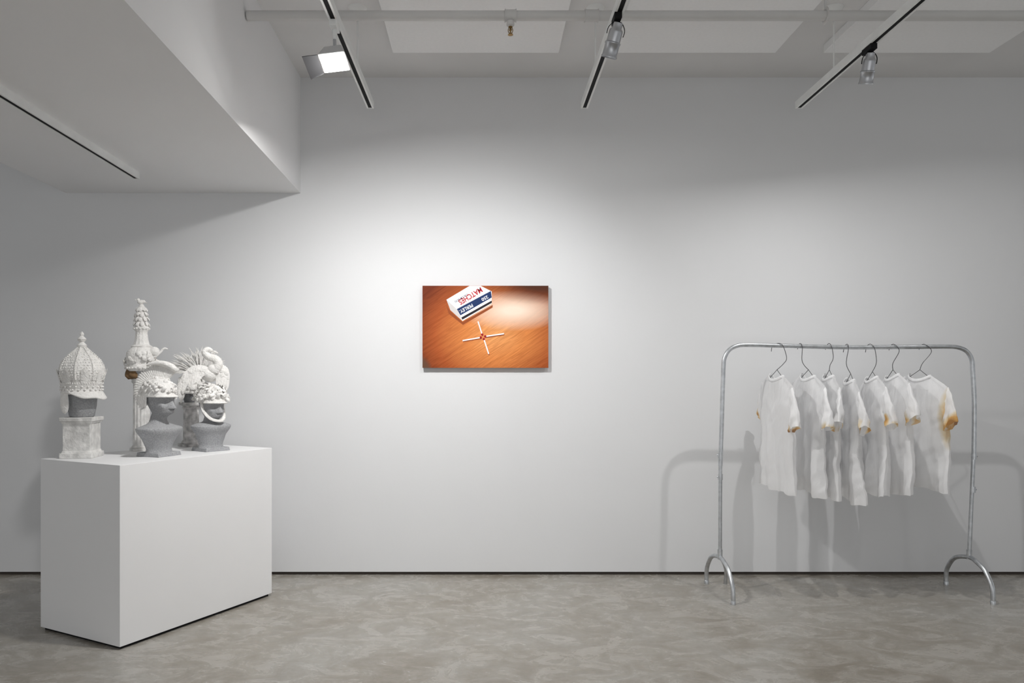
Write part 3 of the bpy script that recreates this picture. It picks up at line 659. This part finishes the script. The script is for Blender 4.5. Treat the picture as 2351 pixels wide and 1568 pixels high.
# ------------------------------------------------------------------ shirts + hangers
def sm(a, b, x):
    x = max(0, min(1, (x-a)/(b-a))); return x*x*(3-2*x)
ZN = 1.372; NK = .090
def shirt(cpx, alpha, hem_py, seed, label, stf, stb=0., big=0., ztop=ZN, wk=1., tilt=0.):
    cx = rp(cpx, 900).x; zh = rp(cpx, hem_py).z; L = ztop-zh; rnd = random.Random(seed)
    t = thing('t_shirt', label, 't-shirt', (cx, YR, zh), math.radians(alpha-90), 'white scorched t-shirts on the rack')
    f1, f2, f3 = rnd.uniform(0, 6), rnd.uniform(0, 6), rnd.uniform(0, 6); k3 = rnd.uniform(11, 15)
    sd = seed*7.13; lean = rnd.uniform(-.8, .8)
    def nz(x, y, z=0.): return mnoise.noise(Vector((x, y, sd+z)))
    def fold(x, q):
        rr = sm(.08, .8, q); xs = x+.05*lean*q
        d = rr*(.030*nz(xs*11, q*.7)+.016*nz(xs*21, q*.9, 5.)+.010*math.sin(k3*xs+f3))
        d += .014*sm(.02, .25, q)*(1-.45*q)*nz(x*9+q*4*(1 if x > 0 else -1), q*5, 9.)
        d += .006*sm(.05, .2, q)*nz(x*24+q*9, q*11, 33.)
        return d
    def nd(x, drop): return -drop*max(0, 1-(x/NK)**2)**.8
    def ztp(x, drop):
        ax = abs(x)
        return (nd(x, drop) if ax < NK else -(ax-NK)*.44-.15*max(0, ax-.2)) + tilt*x
    NU, NV = 64, 66; body = MB(); att = []
    for side, drop in ((-1, .030), (1, .095)):
        def fn(a, q):
            u = 2*a-1; w = (.232-.016*sm(.1, .4, q)+.018*sm(.5, 1, q)+.016*nz(q*3, u*.5+3))*wk; x = u*w
            xt = u*.232*wk
            zt = L+ztp(xt, drop); z = zt*(1-q)+q*(.024*nz(x*6, 2.+side*.2)+.010*nz(x*20, 4.)+tilt*x*.9)
            e = max(0, 1-abs(u)**5)**.5
            v_ = .008*nz(x*14, q*2.5, 20.+side*3)*sm(.05, .35, q)
            full = (.012+.022*sm(0, .3, q)+v_)*e
            if abs(xt) < NK:
                op = .003+.034*math.sqrt(max(0, 1-(xt/NK)**2)); b = op*(1-sm(0, .3, q))+full*sm(0, .3, q)
            else:
                b = full*sm(-.02, .12, q)
            s_ = 0.
            if big: s_ = max(0, big*(1.12-math.hypot((x-.245)/.072, (z-(L-.26))/.20)))
            att.append(s_)
            return Vector((x, side*max(b, 0)+fold(x, q), z))
        body.grid(fn, NU, NV)
    body.build('shirt_body', M_shirt, t, att=att)
    for sgn, st in ((1, stf), (-1, stb)):
        mb = MB(); at_ = []; drp = rnd.uniform(-.02, .015); sl_ = rnd.uniform(-.025, .025); fw = rnd.uniform(.052, .085); sc_ = rnd.uniform(.1, .9)
        def fs_(a, q):
            th = 2*PI*a
            top = Vector((.222*wk+fw*q+.030*math.sin(q*PI*.6)-.01*q, 0, L-.064-.205*q+drp*q)); bot = Vector((.204*wk+.006*q, 0, L-.235-.095*q))
            c_ = (1-math.cos(th))/2; p = top.lerp(bot, c_)
            y = .030*(.45+.45*q)*math.sin(th)*(1+.7*q*nz(c_*3, q, sgn*9))+fold(.215*sgn, .30)+.020*q*nz(c_*4, q*2.5, sgn*3)+.007*nz(c_*7, q*6, sgn*5)+sl_*q
            pat = math.exp(-((c_-sc_)/.36)**2)
            qq = q+.55*nz(c_*3.0, q*1.8, sgn*7+2)
            at_.append(st*pat*(.75*sm(.72, 1.0, qq)+.6*sm(.94, 1.06, qq)) + (.8*big*sm(.45, .9, qq) if big and sgn > 0 else 0))
            return Vector((p.x*sgn+.010*nz(c_*3, q*3, 11)*q, y, p.z+tilt*p.x*sgn+.014*nz(c_*3, 2., sgn)*q))
        mb.grid(fs_, 36, 22)
        mb.build('sleeve', M_shirt, t, att=at_)
    ring = []
    for k in range(56):
        a = 2*PI*k/56; x = NK*math.cos(a); s_ = math.sin(a); drop = .030 if s_ < 0 else .095
        ring.append(Vector((x, (.003+.034*abs(s_))*(1 if s_ >= 0 else -1), L+nd(x, drop)-.004+tilt*x)))
    mb = MB()
    vs = []
    for p in ring:
        o_ = Vector((p.x*.97, p.y*.94, p.z+.008)); i_ = Vector((p.x*1.03, p.y*1.10, p.z-.012)); vs += [o_, i_]
    n_ = len(ring); mb.add(vs, [(2*i, 2*((i+1) % n_), 2*((i+1) % n_)+1, 2*i+1) for i in range(n_)])
    co_ = mb.build('collar', M_shirt, t, att=[0.]*len(mb.v)); md = co_.modifiers.new('s', 'SOLIDIFY'); md.thickness = .0025
def hanger(cpx, alpha, hook, label, ztop=ZN, tilt=0.):
    cx = rp(cpx, 900).x; ud = Vector((math.sin(math.radians(alpha)), -math.cos(math.radians(alpha)), tilt))
    nk = Vector((cx, YR, ztop-.012)); t = thing('wire_hanger', label, 'hanger', nk, 0, 'bent wire hangers on the rack')
    tw_ = nk+Vector((0, 0, .042))
    P = [rp(x, y, d) for x, y, d in hook]+[tw_]
    MB().tube(cr(P, 6), .0020, 7).build('hook', M_wire, t, origin=nk)
    A = nk+ud*.205-Vector((0, 0, .070)); B = nk-ud*.205-Vector((0, 0, .070))
    MB().tube([tw_, A, A-ud*.012-Vector((0, 0, .012)), B+ud*.012-Vector((0, 0, .012)), B, tw_], .0018, 7).build('shoulder_wire', M_wire, t, origin=nk)
HK = [
 (1784, 2, -.07, [(1771, 807, .03), (1773, 796, .026), (1784, 788.5, .0), (1797, 793, -.02), (1806, 822, -.014), (1798, 836, -.008)]),
 (1856, 0, -.06, [(1831, 802, .026), (1833, 793, .02), (1838, 788.5, 0), (1842, 797, -.02), (1841, 825, -.012), (1846, 838, -.006)]),
 (1904, -11, -.05, [(1895, 803, .026), (1898, 794, .02), (1904, 788.5, 0), (1910, 798, -.02), (1913, 822, -.012), (1906, 838, -.006)]),
 (1953, -14, -.06, [(1936, 809, .028), (1939, 796, .022), (1945, 790, 0), (1948, 800, -.02), (1943, 835, -.012)]),
 (2003, -10, .02, [(1987, 809, .03), (1990, 795, .022), (1999, 790, 0), (2008, 800, -.02), (2012, 832, -.012)]),
 (2050, -8, .06, [(2041, 804, .03), (2044, 795, .022), (2051, 790, 0), (2060, 796, -.02), (2064, 808, -.018), (2050, 834, -.006)]),
 (2112, 9, -.05, [(2110, 803, .03), (2113, 795, .024), (2121, 790, 0), (2132, 796, -.02), (2138, 809, -.018), (2118, 834, -.008)]),
]
ordn = ['leftmost', 'second from left', 'third from left', 'middle', 'third from right', 'second from right', 'rightmost']
LBL = ['leftmost white t-shirt on the rack with both sleeve hems scorched brown', 'second white t-shirt from left, broad side showing, small scorch on front sleeve hem',
       'third white t-shirt from left, partly hidden behind the second', 'middle white t-shirt of the seven, hanging narrow and lowest at the hem',
       'third white t-shirt from right, with brown scorched patch across its sleeve hem', 'second white t-shirt from right, sleeve hem only faintly scorched',
       'rightmost white t-shirt with large orange scorch on its sleeve and side']
HEM = [1122, 1126, 1132, 1142, 1130, 1130, 1116]
STF = [.8, .6, .6, .65, 1.0, .4, .7]; STB = [.8, 0, 0, 0, 0, 0, 0]
WK = [1, 1.04, 1, 1, 1.05, 1.05, 1.06]
for i, (c, al, ti, hk) in enumerate(HK):
    zt = ZN-(.025 if i == 3 else .012 if i in (4,) else 0)
    shirt(c, al, HEM[i], 30+i, LBL[i], STF[i], STB[i], .62 if i == 6 else 0., zt, WK[i], tilt=ti)
    hanger(c, al, hk, 'bent thin wire hanger holding the %s white t-shirt' % ordn[i], zt, ti)

# ------------------------------------------------------------------ light + camera
wd = bpy.data.worlds.new('world'); SC.world = wd; wd.use_nodes = True
bg = wd.node_tree.nodes['Background']; bg.inputs[0].default_value = (.965, .982, 1, 1); bg.inputs[1].default_value = .52
cam = bpy.data.cameras.new('camera'); co = bpy.data.objects.new('camera', cam); COL.objects.link(co)
co.location = (0, 0, H); co.rotation_euler = (PI/2, 0, 0)
cam.sensor_width = 36; cam.sensor_fit = 'HORIZONTAL'; cam.clip_start = .05
vx, vy, vw = ZOOM if ZOOM else (0, 0, 2351)
vh = vw*1568/2351
cam.lens = F/vw*36
cam.shift_x = (vx+vw/2-PX0)/vw; cam.shift_y = (PY0-(vy+vh/2))/vw
SC.camera = co
